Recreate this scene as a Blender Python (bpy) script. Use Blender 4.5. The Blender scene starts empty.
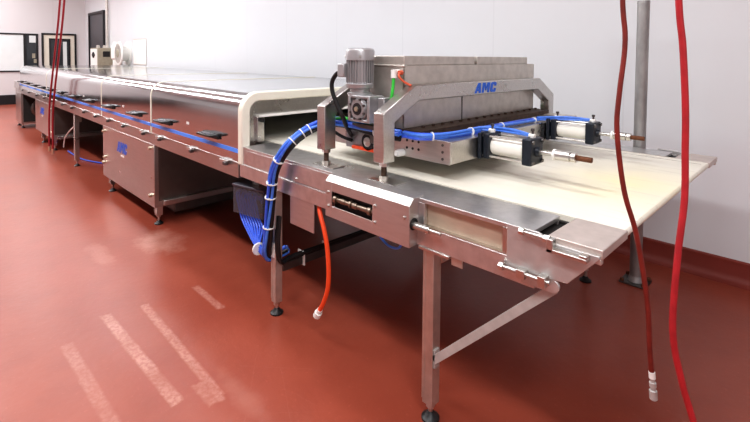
import bpy, bmesh, math, random
from mathutils import Vector, Matrix
random.seed(7)
sc = bpy.context.scene
col = sc.collection
V = Vector

# ------------------------------------------------------------------ materials
def newmat(name):
    m = bpy.data.materials.new(name); m.use_nodes = True
    nt = m.node_tree
    return m, nt, nt.nodes['Principled BSDF']

def lk(nt, a, b): nt.links.new(a, b)

def mth(nt, op, a, b=None, c=None, clamp=False):
    n = nt.nodes.new('ShaderNodeMath'); n.operation = op; n.use_clamp = clamp
    for i, x in enumerate((a, b, c)):
        if x is None: continue
        if isinstance(x, (int, float)): n.inputs[i].default_value = x
        else: lk(nt, x, n.inputs[i])
    return n.outputs[0]

def noise(nt, scale, detail=3, stretch=(1, 1, 1), rough=.55):
    tc = nt.nodes.new('ShaderNodeTexCoord'); mp = nt.nodes.new('ShaderNodeMapping')
    mp.inputs['Scale'].default_value = stretch
    n = nt.nodes.new('ShaderNodeTexNoise'); n.inputs['Scale'].default_value = scale
    n.inputs['Detail'].default_value = detail; n.inputs['Roughness'].default_value = rough
    lk(nt, tc.outputs['Object'], mp.inputs['Vector']); lk(nt, mp.outputs['Vector'], n.inputs['Vector'])
    return n.outputs['Fac']

def ramp(nt, fac, stops):
    r = nt.nodes.new('ShaderNodeValToRGB'); e = r.color_ramp.elements
    while len(e) < len(stops): e.new(.5)
    for i, (p, c) in enumerate(stops):
        e[i].position = p; e[i].color = (*c, 1) if len(c) == 3 else c
    lk(nt, fac, r.inputs['Fac']); return r.outputs['Color']

def mixc(nt, fac, a, b):
    n = nt.nodes.new('ShaderNodeMix'); n.data_type = 'RGBA'
    if isinstance(fac, (int, float)): n.inputs[0].default_value = fac
    else: lk(nt, fac, n.inputs[0])
    for i, x in ((6, a), (7, b)):
        if isinstance(x, tuple): n.inputs[i].default_value = (*x, 1)
        else: lk(nt, x, n.inputs[i])
    return n.outputs[2]

def srgb(r, g, b):
    f = lambda c: ((c/255+.055)/1.055)**2.4 if c > 10 else c/255/12.92
    return (f(r), f(g), f(b))

def plain(name, c, rough=.5, metal=0, var=.12, scale=14, spec=.5):
    m, nt, p = newmat(name)
    n = noise(nt, scale)
    a = tuple(x*(1-var) for x in c); b = tuple(min(1, x*(1+var)) for x in c)
    lk(nt, ramp(nt, n, [(.3, a), (.7, b)]), p.inputs['Base Color'])
    p.inputs['Roughness'].default_value = rough; p.inputs['Metallic'].default_value = metal
    p.inputs['Specular IOR Level'].default_value = spec
    return m

def metal(name, c, rough=.3, var=.1, stretch=(1, 1, 1), scale=6, bump=0.0, rvar=.08, metallic=1.0):
    m, nt, p = newmat(name)
    n = noise(nt, scale, 4, stretch); n2 = noise(nt, 3.1, 5)
    a = tuple(x*(1-var) for x in c); b = tuple(min(1, x*(1+var)) for x in c)
    mix = mth(nt, 'ADD', mth(nt, 'MULTIPLY', n, .6), mth(nt, 'MULTIPLY', n2, .4))
    lk(nt, ramp(nt, mix, [(.3, a), (.7, b)]), p.inputs['Base Color'])
    lk(nt, mth(nt, 'ADD', mth(nt, 'MULTIPLY', mth(nt, 'SUBTRACT', n2, .5), rvar*4), rough, clamp=True), p.inputs['Roughness'])
    p.inputs['Metallic'].default_value = metallic
    if bump:
        bp = nt.nodes.new('ShaderNodeBump'); bp.inputs['Strength'].default_value = bump
        bp.inputs['Distance'].default_value = .01
        lk(nt, n, bp.inputs['Height']); lk(nt, bp.outputs['Normal'], p.inputs['Normal'])
    return m

M = {}
M['hood'] = metal('polished stainless', (.59, .605, .615), .13, .05, (.15, 5, 5), 8, 0, .02)
M['steel'] = metal('brushed stainless', (.60, .58, .555), .30, .12, (1, 12, 12), 9)
M['panel'] = metal('satin stainless sheet', (.59, .575, .565), .35, .08, (2, 2, 14), 5, 0, .06, .88)
M['rail'] = metal('worn stainless rail', (.62, .615, .61), .31, .16, (2, 2, 2), 11, 0, .05, .86)
M['plate'] = metal('grey worn plate', (.60, .59, .58), .48, .14, (2, 2, 2), 9, 0, .06, .8)
M['dull'] = metal('dull stained stainless', (.62, .585, .54), .42, .16, (3, 3, 3), 6, 0, .08, .9)
M['tan'] = metal('tan stained steel', (.56, .45, .35), .5, .14, (2, 2, 6), 5, 0, .06, .6)
M['dark_steel'] = metal('dark steel', (.16, .155, .15), .42, .2)
M['bright'] = metal('bright bolt steel', (.62, .61, .58), .3, .1, (1, 1, 1), 30)
M['rust'] = plain('rusty steel', srgb(110, 70, 48), .75, .3, .3, 60)
M['rust_ledge'] = plain('brown stained steel', srgb(84, 68, 58), .5, .6, .35, 30)
M['cast'] = metal('cast aluminium', (.44, .44, .45), .42, .2, (1, 1, 1), 25, .25, .05, .8)
M['motor'] = metal('silver motor paint', (.46, .46, .47), .38, .05, (1, 1, 1), 20, 0, .03, .65)
M['cream'] = plain('cream plastic', srgb(232, 229, 214), .4, 0, .03)
M['white'] = plain('white plastic', srgb(236, 236, 232), .4, 0, .03)
M['white_paint'] = plain('white enamel cylinder tube', srgb(240, 238, 230), .3, 0, .03)
M['blue'] = plain('blue cable sheath', srgb(80, 132, 228), .35, 0, .12, 40)
M['blue_dark'] = plain('dark blue cable sheath', srgb(62, 100, 215), .35, 0, .12, 40)
M['blue_strip'] = plain('blue plastic strip', srgb(84, 146, 248), .4, 0, .1, 3)
M['logo'] = plain('blue logo vinyl', srgb(40, 104, 212), .4, 0, .06)
M['black'] = plain('black rubber', (.012, .012, .013), .45, 0, .2)
M['navy'] = plain('dark navy cast cap', srgb(34, 40, 50), .42, .2, .2, 30)
M['green'] = plain('green tube', srgb(70, 205, 80), .35)
M['orange'] = plain('orange hose', srgb(238, 84, 40), .4, 0, .08, 30)
M['orange_thin'] = plain('rust orange tube', srgb(205, 95, 65), .5)
M['red_hose'] = plain('bright red hose rubber', srgb(172, 40, 47), .42, 0, .16, 18)
M['dark_hose'] = plain('dark red hose rubber', srgb(118, 40, 32), .45, 0, .22, 18)
M['thin_hose'] = plain('thin red hose rubber', srgb(150, 36, 46), .45, 0, .15, 10)
M['pole'] = metal('galvanised post', (.36, .355, .35), .5, .3, (1, 1, .4), 14, .1, .08, .7)
M['frame_black'] = plain('black frame', (.01, .01, .012), .4)
M['beige'] = plain('beige steel box', srgb(164, 158, 140), .4, .25, .1)
M['dark_void'] = plain('dark interior', (.02, .019, .018), .6)  # near-black stand-in for the shade inside gaps and hollows
M['grey_bar'] = metal('grey flat bar', (.52, .51, .49), .5, .15, (1, 1, 1), 20, 0, .05, .35)
M['cab'] = metal('cabinet stainless sheet', (.50, .47, .455), .33, .08, (2, 2, 14), 5)
def smoked():
    m, nt, p = newmat('smoked clear cover')
    lk(nt, ramp(nt, noise(nt, 8), [(.3, (.10, .10, .12)), (.7, (.13, .13, .15))]), p.inputs['Base Color'])
    p.inputs['Roughness'].default_value = .15; p.inputs['Alpha'].default_value = .42
    return m
M['smoked'] = smoked()
M['plate_red_tint'] = metal('worn plate with floor reflection tint', (.62, .55, .51), .48, .12, (2, 2, 2), 9, 0, .06, .7)  # the red floor's reflection is put into this base colour
M['shaft'] = metal('greasy brown shaft', (.30, .24, .19), .4, .3, (1, 1, 1), 40)
M['brass'] = metal('brass fitting', (.72, .66, .52), .3)
M['yellow'] = plain('yellow label', srgb(230, 205, 70), .5)
M['graphite'] = plain('graphite box', srgb(76, 75, 84), .35, .2, .12)

def belt_mat():
    m, nt, p = newmat('cream conveyor belt')
    tc = nt.nodes.new('ShaderNodeTexCoord'); sx = nt.nodes.new('ShaderNodeSeparateXYZ')
    lk(nt, tc.outputs['Object'], sx.inputs[0])
    n = noise(nt, 2.5, 4, (.7, 2, 1)); n2 = noise(nt, 6, 4, (.35, 5, 1))
    c = ramp(nt, n, [(.3, srgb(226, 222, 208)), (.7, srgb(237, 234, 222))])
    # a yellowed patch toward the discharge end
    yx = mth(nt, 'SUBTRACT', 1, mth(nt, 'DIVIDE', mth(nt, 'ABSOLUTE', mth(nt, 'SUBTRACT', sx.outputs['X'], .98)), .42), clamp=True)
    yy = mth(nt, 'SUBTRACT', 1, mth(nt, 'DIVIDE', mth(nt, 'ABSOLUTE', mth(nt, 'SUBTRACT', sx.outputs['Y'], -.10)), .62), clamp=True)
    f = mth(nt, 'MULTIPLY', mth(nt, 'MULTIPLY', yx, yy), mth(nt, 'MULTIPLY', n, 1.5), clamp=True)
    c = mixc(nt, f, c, srgb(243, 231, 180))
    st = ramp(nt, n2, [(.58, (0, 0, 0)), (.7, (.28, .28, .28))])
    c = mixc(nt, st, c, srgb(176, 168, 150))
    lk(nt, c, p.inputs['Base Color']); p.inputs['Roughness'].default_value = .42
    return m
M['belt'] = belt_mat()

def floor_mat():
    m, nt, p = newmat('red epoxy floor')
    tc = nt.nodes.new('ShaderNodeTexCoord'); sx = nt.nodes.new('ShaderNodeSeparateXYZ')
    lk(nt, tc.outputs['Object'], sx.inputs[0])
    X, Y = sx.outputs['X'], sx.outputs['Y']
    big = noise(nt, .9, 4); mid = noise(nt, 5, 5); fine = noise(nt, 45, 3); rag = noise(nt, 22, 4)
    c = ramp(nt, big, [(.3, srgb(140, 67, 51)), (.7, srgb(156, 80, 62))])
    c = mixc(nt, ramp(nt, mid, [(.45, (0, 0, 0)), (.8, (.22, .22, .22))]), c, srgb(112, 49, 38))
    c = mixc(nt, ramp(nt, fine, [(.62, (0, 0, 0)), (.72, (.3, .3, .3))]), c, srgb(176, 96, 80))
    warp = mth(nt, 'MULTIPLY', mth(nt, 'SUBTRACT', rag, .5), .05)
    def stripe(x0, x1, y0, y1, slope, amt):
        cx, cy = (x0+x1)/2, (y0+y1)/2
        yy = mth(nt, 'SUBTRACT', mth(nt, 'SUBTRACT', Y, cy), mth(nt, 'MULTIPLY', mth(nt, 'SUBTRACT', X, cx), slope))
        dx = mth(nt, 'SUBTRACT', (x1-x0)/2, mth(nt, 'ABSOLUTE', mth(nt, 'ADD', mth(nt, 'SUBTRACT', X, cx), warp)))
        dy = mth(nt, 'SUBTRACT', (y1-y0)/2, mth(nt, 'ABSOLUTE', mth(nt, 'ADD', yy, mth(nt, 'MULTIPLY', warp, .4))))
        a = mth(nt, 'MULTIPLY', mth(nt, 'MINIMUM', dx, dy), 70, clamp=True)
        worn = mth(nt, 'MULTIPLY', ramp(nt, mid, [(.32, (.25, .25, .25)), (.58, (1, 1, 1))]), ramp(nt, fine, [(.38, (.45, .45, .45)), (.6, (1, 1, 1))]))
        return mth(nt, 'MULTIPLY', mth(nt, 'MULTIPLY', a, worn), amt)
    def blob(cx, cy, rx, ry, amt):
        a = mth(nt, 'POWER', mth(nt, 'DIVIDE', mth(nt, 'SUBTRACT', X, cx), rx), 2)
        b = mth(nt, 'POWER', mth(nt, 'DIVIDE', mth(nt, 'SUBTRACT', Y, cy), ry), 2)
        r = mth(nt, 'ADD', mth(nt, 'ADD', a, b), mth(nt, 'ADD', mth(nt, 'MULTIPLY', mth(nt, 'SUBTRACT', mid, .5), 2.6), mth(nt, 'MULTIPLY', mth(nt, 'SUBTRACT', fine, .5), .9)))
        return mth(nt, 'MULTIPLY', mth(nt, 'MULTIPLY', mth(nt, 'SUBTRACT', 1, r), .9, clamp=True), amt)
    marks = [stripe(-3.12, -2.07, .80-.035, .80+.035, .03, .62), stripe(-3.08, -1.98, .985-.03, .985+.03, -.02, .6),
             stripe(-2.15, -1.95, .90, .99, 0, .5), stripe(-2.95, -1.95, .56-.035, .56+.035, .02, .34),
             stripe(-3.08, -2.68, 1.30, 1.36, 0, .42), stripe(-4.35, -3.9, .97, 1.05, -.1, .35),
             blob(-4.05, 1.45, .34, .2, .5), blob(-4.1, 1.0, .3, .09, .3), blob(-1.9, 1.05, .3, .06, .15),
             stripe(-2.12, -1.80, 1.28, 1.288, .9, .5), stripe(-1.95, -1.62, 1.20, 1.207, -.5, .4), stripe(-1.85, -1.55, 1.12, 1.127, 1.1, .4), stripe(-1.75, -1.6, 1.25, 1.256, .2, .4),
             stripe(-2.2, -1.75, 1.13, 1.14, -.75, .3)]
    tot = marks[0]
    for k in marks[1:]: tot = mth(nt, 'MAXIMUM', tot, k)
    c = mixc(nt, tot, c, srgb(200, 152, 138))
    lk(nt, c, p.inputs['Base Color'])
    lk(nt, mth(nt, 'ADD', mth(nt, 'MULTIPLY', mth(nt, 'SUBTRACT', big, .5), .12), .34, clamp=True), p.inputs['Roughness'])
    p.inputs['Specular IOR Level'].default_value = .45
    bp = nt.nodes.new('ShaderNodeBump'); bp.inputs['Strength'].default_value = .12; bp.inputs['Distance'].default_value = .01
    lk(nt, rag, bp.inputs['Height']); lk(nt, bp.outputs['Normal'], p.inputs['Normal'])
    return m
M['floor'] = floor_mat()

def wall_mat(name, c, axis, period=1.22, line=.006, rough=.3, dark=.9):
    m, nt, p = newmat(name)
    tc = nt.nodes.new('ShaderNodeTexCoord'); sx = nt.nodes.new('ShaderNodeSeparateXYZ')
    lk(nt, tc.outputs['Object'], sx.inputs[0])
    u = mth(nt, 'PINGPONG', sx.outputs[axis], period/2)
    ln = mth(nt, 'LESS_THAN', u, line)
    n = noise(nt, .7, 3)
    base = ramp(nt, n, [(.3, tuple(x*.97 for x in c)), (.7, c)])
    lk(nt, mixc(nt, ln, base, tuple(x*dark for x in c)), p.inputs['Base Color'])
    p.inputs['Roughness'].default_value = rough
    return m
M['wall'] = wall_mat('white wall panels', (.735, .758, .782), 'X', rough=.2, dark=.93)
M['wall_far'] = wall_mat('grey white far wall panels', (.70, .685, .69), 'Y', 1.6)
M['wall_dim'] = wall_mat('grey wall panels', (.5, .5, .5), 'X', 1.22, .006, .5)  # grey for the unseen front wall, chosen to darken its reflection in the hood
M['ceiling'] = wall_mat('white ceiling panels', (.82, .82, .82), 'X', 1.22, .01, .6)
M['base'] = plain('red cove base', srgb(122, 50, 40), .55, 0, .1, 3)

def pane_mat(name, c, rough=.1):
    return plain(name, c, rough, 0, .06, 1.2)
M['pane_white'] = pane_mat('frosted bright pane', srgb(226, 234, 234), .2)
M['pane_dark'] = pane_mat('dark reflective pane', srgb(58, 62, 66), .12)
M['door'] = plain('dark grey door leaf', srgb(78, 77, 82), .4, 0, .06, 2)

# ------------------------------------------------------------------ mesh helpers
def origin_of(p):
    o = V((0, 0, 0))
    while p is not None:
        o = o + p.location; p = p.parent
    return o

class MB:
    def __init__(s): s.bm = bmesh.new()
    def poly(s, vs, fs):
        b = [s.bm.verts.new(v) for v in vs]
        for f in fs:
            try: s.bm.faces.new([b[i] for i in f])
            except ValueError: pass
        return s
    def box(s, x0, x1, y0, y1, z0, z1):
        vs = [(x, y, z) for z in (z0, z1) for y in (y0, y1) for x in (x0, x1)]
        return s.poly(vs, [(0, 2, 3, 1), (4, 5, 7, 6), (0, 1, 5, 4), (2, 6, 7, 3), (0, 4, 6, 2), (1, 3, 7, 5)])
    def prism(s, pts, axis, a, b):
        """closed polygon pts (two coords), extruded along axis from a to b"""
        def mk(p, t):
            return {'x': (t, p[0], p[1]), 'y': (p[0], t, p[1]), 'z': (p[0], p[1], t)}[axis]
        n = len(pts)
        vs = [mk(p, a) for p in pts] + [mk(p, b) for p in pts]
        fs = [tuple(range(n)), tuple(range(2*n-1, n-1, -1))] + [(i, i+n, (i+1) % n+n, (i+1) % n) for i in range(n)]
        return s.poly(vs, fs)
    def band(s, outer, inner, axis, a, b):
        """open or closed ribbon between two equally long outlines, extruded"""
        def mk(p, t):
            return {'x': (t, p[0], p[1]), 'y': (p[0], t, p[1]), 'z': (p[0], p[1], t)}[axis]
        n = len(outer)
        vs = [mk(p, a) for p in outer]+[mk(p, a) for p in inner]+[mk(p, b) for p in outer]+[mk(p, b) for p in inner]
        fs = []
        for i in range(n-1):
            fs += [(i, i+1, n+i+1, n+i), (2*n+i, 3*n+i, 3*n+i+1, 2*n+i+1), (i, 2*n+i, 2*n+i+1, i+1), (n+i, n+i+1, 3*n+i+1, 3*n+i)]
        fs += [(0, n, 3*n, 2*n), (n-1, 3*n-1, 4*n-1, 2*n-1)]
        return s.poly(vs, fs)
    def cyl(s, a, b, r0, r1=None, n=16):
        return s.lathe(a, b, [(0, r0), (1, r0 if r1 is None else r1)], n)
    def lathe(s, a, b, prof, n=20, absolute=False):
        a, b = V(a), V(b); d = b-a; L = d.length; d.normalize()
        u = d.orthogonal().normalized(); w = d.cross(u)
        rings = []
        for t, r in prof:
            c = a+d*(t if absolute else t*L)
            rings.append([s.bm.verts.new(c+(u*math.cos(2*math.pi*k/n)+w*math.sin(2*math.pi*k/n))*max(r, 1e-4)) for k in range(n)])
        for i in range(len(rings)-1):
            for k in range(n):
                s.bm.faces.new((rings[i][k], rings[i][(k+1) % n], rings[i+1][(k+1) % n], rings[i+1][k]))
        s.bm.faces.new(rings[0][::-1]); s.bm.faces.new(rings[-1])
        return s
    def tube(s, pts, r, n=8, res=6, smooth=True):
        P = spline(pts, res) if smooth else [V(p) for p in pts]
        rings = []; u = None
        for i, p in enumerate(P):
            t = (P[min(i+1, len(P)-1)]-P[max(i-1, 0)]).normalized()
            u = t.orthogonal().normalized() if u is None else (u-t*u.dot(t)).normalized()
            w = t.cross(u)
            rings.append([s.bm.verts.new(p+(u*math.cos(2*math.pi*k/n)+w*math.sin(2*math.pi*k/n))*r) for k in range(n)])
        for i in range(len(rings)-1):
            for k in range(n):
                s.bm.faces.new((rings[i][k], rings[i][(k+1) % n], rings[i+1][(k+1) % n], rings[i+1][k]))
        s.bm.faces.new(rings[0][::-1]); s.bm.faces.new(rings[-1])
        return s
    def hexnut(s, a, b, r): return s.lathe(a, b, [(0, r), (1, r)], 6)
    def rotz(s, ang, c):
        bmesh.ops.rotate(s.bm, verts=s.bm.verts, cent=V(c), matrix=Matrix.Rotation(ang, 3, 'Z')); return s
    def build(s, name, mat, parent=None, bev=0, loc=None):
        bmesh.ops.recalc_face_normals(s.bm, faces=s.bm.faces)
        me = bpy.data.meshes.new(name)
        off = V(loc) if loc is not None else origin_of(parent)
        bmesh.ops.translate(s.bm, verts=s.bm.verts, vec=-off)
        s.bm.to_mesh(me); s.bm.free()
        me.materials.append(M[mat] if isinstance(mat, str) else mat)
        me.shade_smooth(); me.set_sharp_from_angle(angle=math.radians(32))
        o = bpy.data.objects.new(name, me); col.objects.link(o)
        if parent is not None: o.parent = parent
        if loc is not None: o.location = loc
        if bev:
            b = o.modifiers.new('bevel', 'BEVEL'); b.width = bev; b.segments = 2; b.limit_method = 'ANGLE'
            b.angle_limit = math.radians(40); b.harden_normals = False
        return o

def spline(pts, res=6):
    P = [V(p) for p in pts]
    if len(P) < 3: return P
    Q = [P[0]*2-P[1]]+P+[P[-1]*2-P[-2]]; out = []
    for i in range(1, len(Q)-2):
        a, b, c, d = Q[i-1:i+3]
        for k in range(res):
            t = k/res
            out.append(.5*((2*b)+(c-a)*t+(2*a-5*b+4*c-d)*t*t+(3*b-a-3*c+d)*t**3))
    out.append(P[-1]); return out

def tag(o, label=None, cat=None, group=None, kind=None):
    if label: o['label'] = label
    if cat: o['category'] = cat
    if group: o['group'] = group
    if kind: o['kind'] = kind
    return o

def thing(name, loc, label, cat, group=None):
    o = bpy.data.objects.new(name, None); col.objects.link(o); o.location = loc
    o.empty_display_size = .1
    return tag(o, label, cat, group)

def struct(mb, name, mat, parent=None, bev=0):
    o = mb.build(name, mat, parent, bev)
    if parent is None: o['kind'] = 'structure'
    return o

def copy_part(o, parent, delta=(0, 0, 0)):
    """a copy of a part with its sub-parts, moved by delta"""
    c = o.copy(); col.objects.link(c); c.parent = parent; c.location = o.location+V(delta)
    for ch in list(o.children):
        k = ch.copy(); col.objects.link(k); k.parent = c
    return c

# ------------------------------------------------------------------ room shell
XF, XN, YB, YN, ZC = -18.2, 4.0, 4.12, -4.5, 4.2
struct(MB().box(XF-.2, XN+.2, YN-.2, YB+.2, -.12, 0), 'floor', 'floor')
struct(MB().box(XF-.2, XN+.2, YN-.2, YB+.2, ZC, ZC+.1), 'ceiling', 'ceiling')
struct(MB().box(XF, XN, YB, YB+.15, 0, ZC), 'wall_back', 'wall')
struct(MB().box(XF, XN, YN-.15, YN, 0, ZC), 'wall_front', 'wall_dim')
struct(MB().box(XF-.15, XF, YN, YB+.15, 0, ZC), 'wall_left', 'wall_far')
struct(MB().box(XN, XN+.15, YN, YB, 0, ZC), 'wall_right', 'wall_far')
def cove(mb, ax, a, b, wall, sgn):
    # cove base: a flat kick with a rounded toe
    pts = [(wall, 0), (wall+sgn*.075, 0), (wall+sgn*.045, .012), (wall+sgn*.025, .03), (wall+sgn*.016, .06), (wall+sgn*.014, .155), (wall, .165)]
    return mb.prism(pts, ax, a, b)
struct(cove(MB(), 'x', XF, XN, YB, -1), 'baseboard_back', 'base')
struct(MB().box(XF, XF+.03, YN, YB-.08, 0, .3), 'baseboard_left', 'frame_black')

# far-wall window with bright frosted pane and a dark office pane
w = struct(MB().box(XF, XF+.035, .55, 2.78, 1.02, 1.06).box(XF, XF+.035, .55, 2.78, 2.19, 2.235)
           .box(XF, XF+.035, 2.735, 2.78, 1.06, 2.19).box(XF, XF+.035, .55, .6, 1.06, 2.19).box(XF, XF+.04, 2.40, 2.46, 1.06, 2.19),
           'window_1', 'frame_black', bev=.004)
MB().box(XF, XF+.012, .6, 2.40, 1.06, 2.19).build('bright_pane', 'pane_white', w)
MB().box(XF, XF+.01, 2.46, 2.735, 1.06, 2.19).build('dark_pane', 'pane_dark', w)
MB().box(XF+.01, XF+.022, 2.55, 2.72, 1.95, 2.17).build('pale_blind', 'pane_white', w)
MB().box(XF+.01, XF+.02, 2.62, 2.70, 1.45, 1.6).box(XF+.01, XF+.02, 2.66, 2.735, 1.3, 1.42).build('desk_items', 'beige', w)
# second framed opening with an inner window
w2 = struct(MB().box(XF, XF+.05, 2.87, 2.925, 0, 2.27).box(XF, XF+.05, 3.78, 3.835, 0, 2.27).box(XF, XF+.05, 2.925, 3.78, 2.215, 2.27),
            'door_1', 'frame_black', bev=.004)
MB().box(XF, XF+.02, 2.925, 3.78, 0, 2.215).build('door_leaf', 'cream', w2)
MB().box(XF+.02, XF+.04, 3.07, 3.11, 1.0, 2.10).box(XF+.02, XF+.04, 3.62, 3.66, 1.0, 2.10).box(XF+.02, XF+.04, 3.11, 3.62, 2.05, 2.10).box(XF+.02, XF+.04, 3.11, 3.62, 1.0, 1.05).build('window_frame', 'frame_black', w2)
MB().box(XF+.02, XF+.03, 3.11, 3.62, 1.05, 2.05).build('window_pane', 'pane_dark', w2)
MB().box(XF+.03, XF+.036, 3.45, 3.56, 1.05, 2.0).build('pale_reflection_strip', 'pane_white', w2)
# dark doorway on the back wall
d = struct(MB().box(-17.60, -17.52, YB-.06, YB, 0, 2.95).box(-15.95, -15.87, YB-.06, YB, 0, 2.95).box(-17.52, -15.95, YB-.06, YB, 2.87, 2.95),
           'door_2', 'frame_black')
MB().box(-17.52, -15.95, YB-.025, YB, 0, 2.87).build('door_leaf', 'door', d)

# ------------------------------------------------------------------ cooling tunnel
YC = 2.565
NY, FY = 1.55, 3.58
HB, HT, HR = .865, 1.34, .13
tun = thing('cooling_tunnel', (-7.5, YC, 0), 'long polished stainless cooling tunnel with rounded hood, blue strip and cream end trim', 'cooling tunnel')
def outline(g=0, zb=HB, n=10):
    y0, y1, zt, r = NY+g, FY-g, HT-g, HR-g
    P = [(y0, zb)]
    for k in range(n+1):
        a = math.pi-math.pi/2*k/n
        P.append((y0+r+r*math.cos(a), zt-r+r*math.sin(a)))
    for k in range(n+1):
        a = math.pi/2-math.pi/2*k/n
        P.append((y1-r+r*math.cos(a), zt-r+r*math.sin(a)))
    P.append((y1, zb)); return P
XH = -2.87
seams = [XH, -4.53, -6.17, -7.81, -9.45, -11.09, -12.25]
def make_handle(x, parent):
    # flat black pull bracket standing out of the hood side, grey tray inside
    y0, z = NY, 1.005
    h = MB().prism([(x-.125, y0), (x+.125, y0), (x+.105, y0-.075), (x-.105, y0-.075)], 'z', z, z+.016)
    h.prism([(x-.125, y0), (x+.125, y0), (x+.12, y0-.018), (x-.12, y0-.018)], 'z', z-.02, z+.022)
    o = h.build('handle', 'black', parent, .004)
    MB().prism([(x-.085, y0-.02), (x+.085, y0-.02), (x+.072, y0-.06), (x-.072, y0-.06)], 'z', z+.012, z+.019).build('handle_tray', 'graphite', parent)
    return o
hx = [(-3.27, -4.17), (-4.93, -5.80), (-6.65, -7.45), (-8.35, -9.1), (-9.75, -10.5), (-11.3, -12.0)]
for i in range(len(seams)-1):
    a, b = seams[i]-.001, seams[i+1]+.001
    hs = MB().band(outline(), outline(.012), 'x', a, b).build('hood_section', 'hood', tun)
    if i in (1, 2, 4):
        MB().band(outline(-.004), outline(.0), 'x', a-.009, a+.011).build('seam_strip', 'cream', hs)
    for x in hx[i]: make_handle(x, hs)
    # small white inspection stickers
    xm = (a+b)/2
    MB().box(xm-.025, xm+.02, NY-.002, NY, 1.035, 1.055).build('white_marker', 'white', hs)
    # blue strip along the hood side
    MB().box(b, a, NY-.004, NY, .927, .955).build('blue_strip', 'blue_strip', hs)
# cream end trim
MB().band(outline(-.008, HB-.015), outline(.055, HB-.015), 'x', XH+.0, XH+.06).build('end_trim', 'cream', tun, .008)
# end wall of the tunnel with the product slot
e = MB()
e.band(outline(.05), [(1.70, .985)]+[(1.70, 1.175)]*11+[(3.43, 1.175)]*11+[(3.43, .985)], 'x', XH-.025, XH-.015)
e.build('end_panel', 'steel', tun)
MB().box(XH-.015, XH+.035, 1.69, 3.44, 1.165, 1.182).build('slot_lip', 'white', tun, .003)
b = MB().box(XH-.015, XH+.012, 1.69, 1.745, .985, 1.165).build('slot_bracket', 'steel', tun, .003)
MB().cyl((XH+.01, 1.715, 1.145), (XH+.04, 1.715, 1.145), .016).build('bolt', 'black', b)
MB().cyl((XH+.01, 1.715, 1.02), (XH+.025, 1.715, 1.02), .01).build('bolt', 'bright', b)
MB().box(-12.2, -6.0, 1.60, 3.53, 1.30, 1.31).build('inner_dark_panel', 'dark_void', tun)  # near-black sheets, the tunnel's inner darkness put into their colour
MB().box(-6.0, -5.97, 1.6, 3.53, .99, 1.30).build('inner_dark_sheet', 'dark_void', tun)
# frame beams
for y0, y1 in ((NY-.004, NY+.056), (FY-.056, FY+.004)):
    MB().box(-12.9, XH, y0, y1, .755, HB).build('frame_beam', 'cab', tun, .004)
MB().box(-12.95, -12.25, NY-.02, NY+.05, .84, .985).box(-12.95, -12.25, FY-.05, FY+.02, .84, .985).box(-12.9, -12.25, NY+.05, FY-.05, .95, .975).build('outfeed_frame', 'panel', tun, .004)
MB().box(-12.2, XH-.02, NY+.056, FY-.056, .80, .83).build('tunnel_floor_pan', 'dark_steel', tun)
# hood latches on the beam
for x in (-3.05, -3.62, -4.30, -4.72, -5.33, -5.87, -6.40, -6.95, -7.6, -8.2, -8.9, -9.6, -10.3, -11.1, -11.9):
    l = MB().box(x-.05, x+.05, NY-.03, NY-.004, .835, .862).build('latch', 'steel', tun, .004)
    MB().box(x+.02, x+.056, NY-.04, NY-.01, .826, .85).build('latch_clip', 'dark_steel', l, .003)
# logo lettering: bold slanted A M C
def letters(mb, x0, z0, h, plane, face, wid=1.0):
    """x0,z0 lower-left of the A in the plane's own across/up axes"""
    S = .22
    def P(u, v): return (x0+(u*wid+S*v)*h, z0+v*h)
    polys = [[(0, 0), (.24, 0), (.44, 1), (.30, 1)], [(.30, 1), (.56, 1), (.72, 0), (.48, 0)], [(.2, .2), (.6, .2), (.56, .38), (.26, .38)],
             [(.84, 0), (1.06, 0), (1.06, 1), (.84, 1)], [(1.48, 0), (1.70, 0), (1.70, 1), (1.48, 1)],
             [(1.0, 1), (1.14, 1), (1.30, .35), (1.24, .2)], [(1.40, 1), (1.54, 1), (1.31, .2), (1.24, .35)],
             [(1.84, .12), (2.08, .2), (2.08, .8), (1.84, .88)], [(1.84, .88), (2.08, .76), (2.5, .76), (2.5, .88), (2.4, 1), (1.96, 1)],
             [(1.84, .12), (1.96, 0), (2.4, 0), (2.5, .12), (2.5, .24), (2.08, .24)], [(2.28, .62), (2.5, .62), (2.5, .78), (2.28, .78)], [(2.28, .22), (2.5, .22), (2.5, .38), (2.28, .38)]]
    for i, q in enumerate(polys):
        pts = [P(*t) for t in q]
        e = .00015*i
        if plane == 'y': mb.prism(pts, 'y', face-.002-e, face)
        else: mb.prism(pts, 'x', face, face+.002+e)
    return mb
def cabinet(x0, x1, z0, logo_x, knobs, both_legs):
    c = MB().box(x0, x1, NY-.008, FY-.03, z0, .76).build('cabinet', 'cab', tun, .004)
    letters(MB(), logo_x, .535, .115, 'y', NY-.008, 1.12).build('logo', 'logo', c)
    MB().box(logo_x+.13, logo_x+.24, NY-.0105, NY-.0075, .495, .512).build('white_plate', 'white', c)
    for x, z in knobs: MB().cyl((x, NY-.008, z), (x, NY-.035, z), .018, .015).build('door_knob', 'brass', c)
    # side wall in the open bay, its shade painted as darker stainless
    MB().box(x1, x1+.012, NY+.03, FY-.06, z0+.06, .75).build('shaded_side_sheet', 'shaded_side', c)
    return c
M['shaded_side'] = metal('shaded stainless', (.20, .17, .155), .4, .15)
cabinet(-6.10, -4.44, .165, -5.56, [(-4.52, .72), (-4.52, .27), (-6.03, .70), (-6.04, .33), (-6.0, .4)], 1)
cabinet(-10.48, -9.05, .20, -10.0, [(-9.12, .68), (-9.12, .3)], 1)
ec = MB().box(-12.87, -12.15, NY-.008, FY-.03, .10, .76).build('end_cabinet', 'cab', tun, .004)
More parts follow.
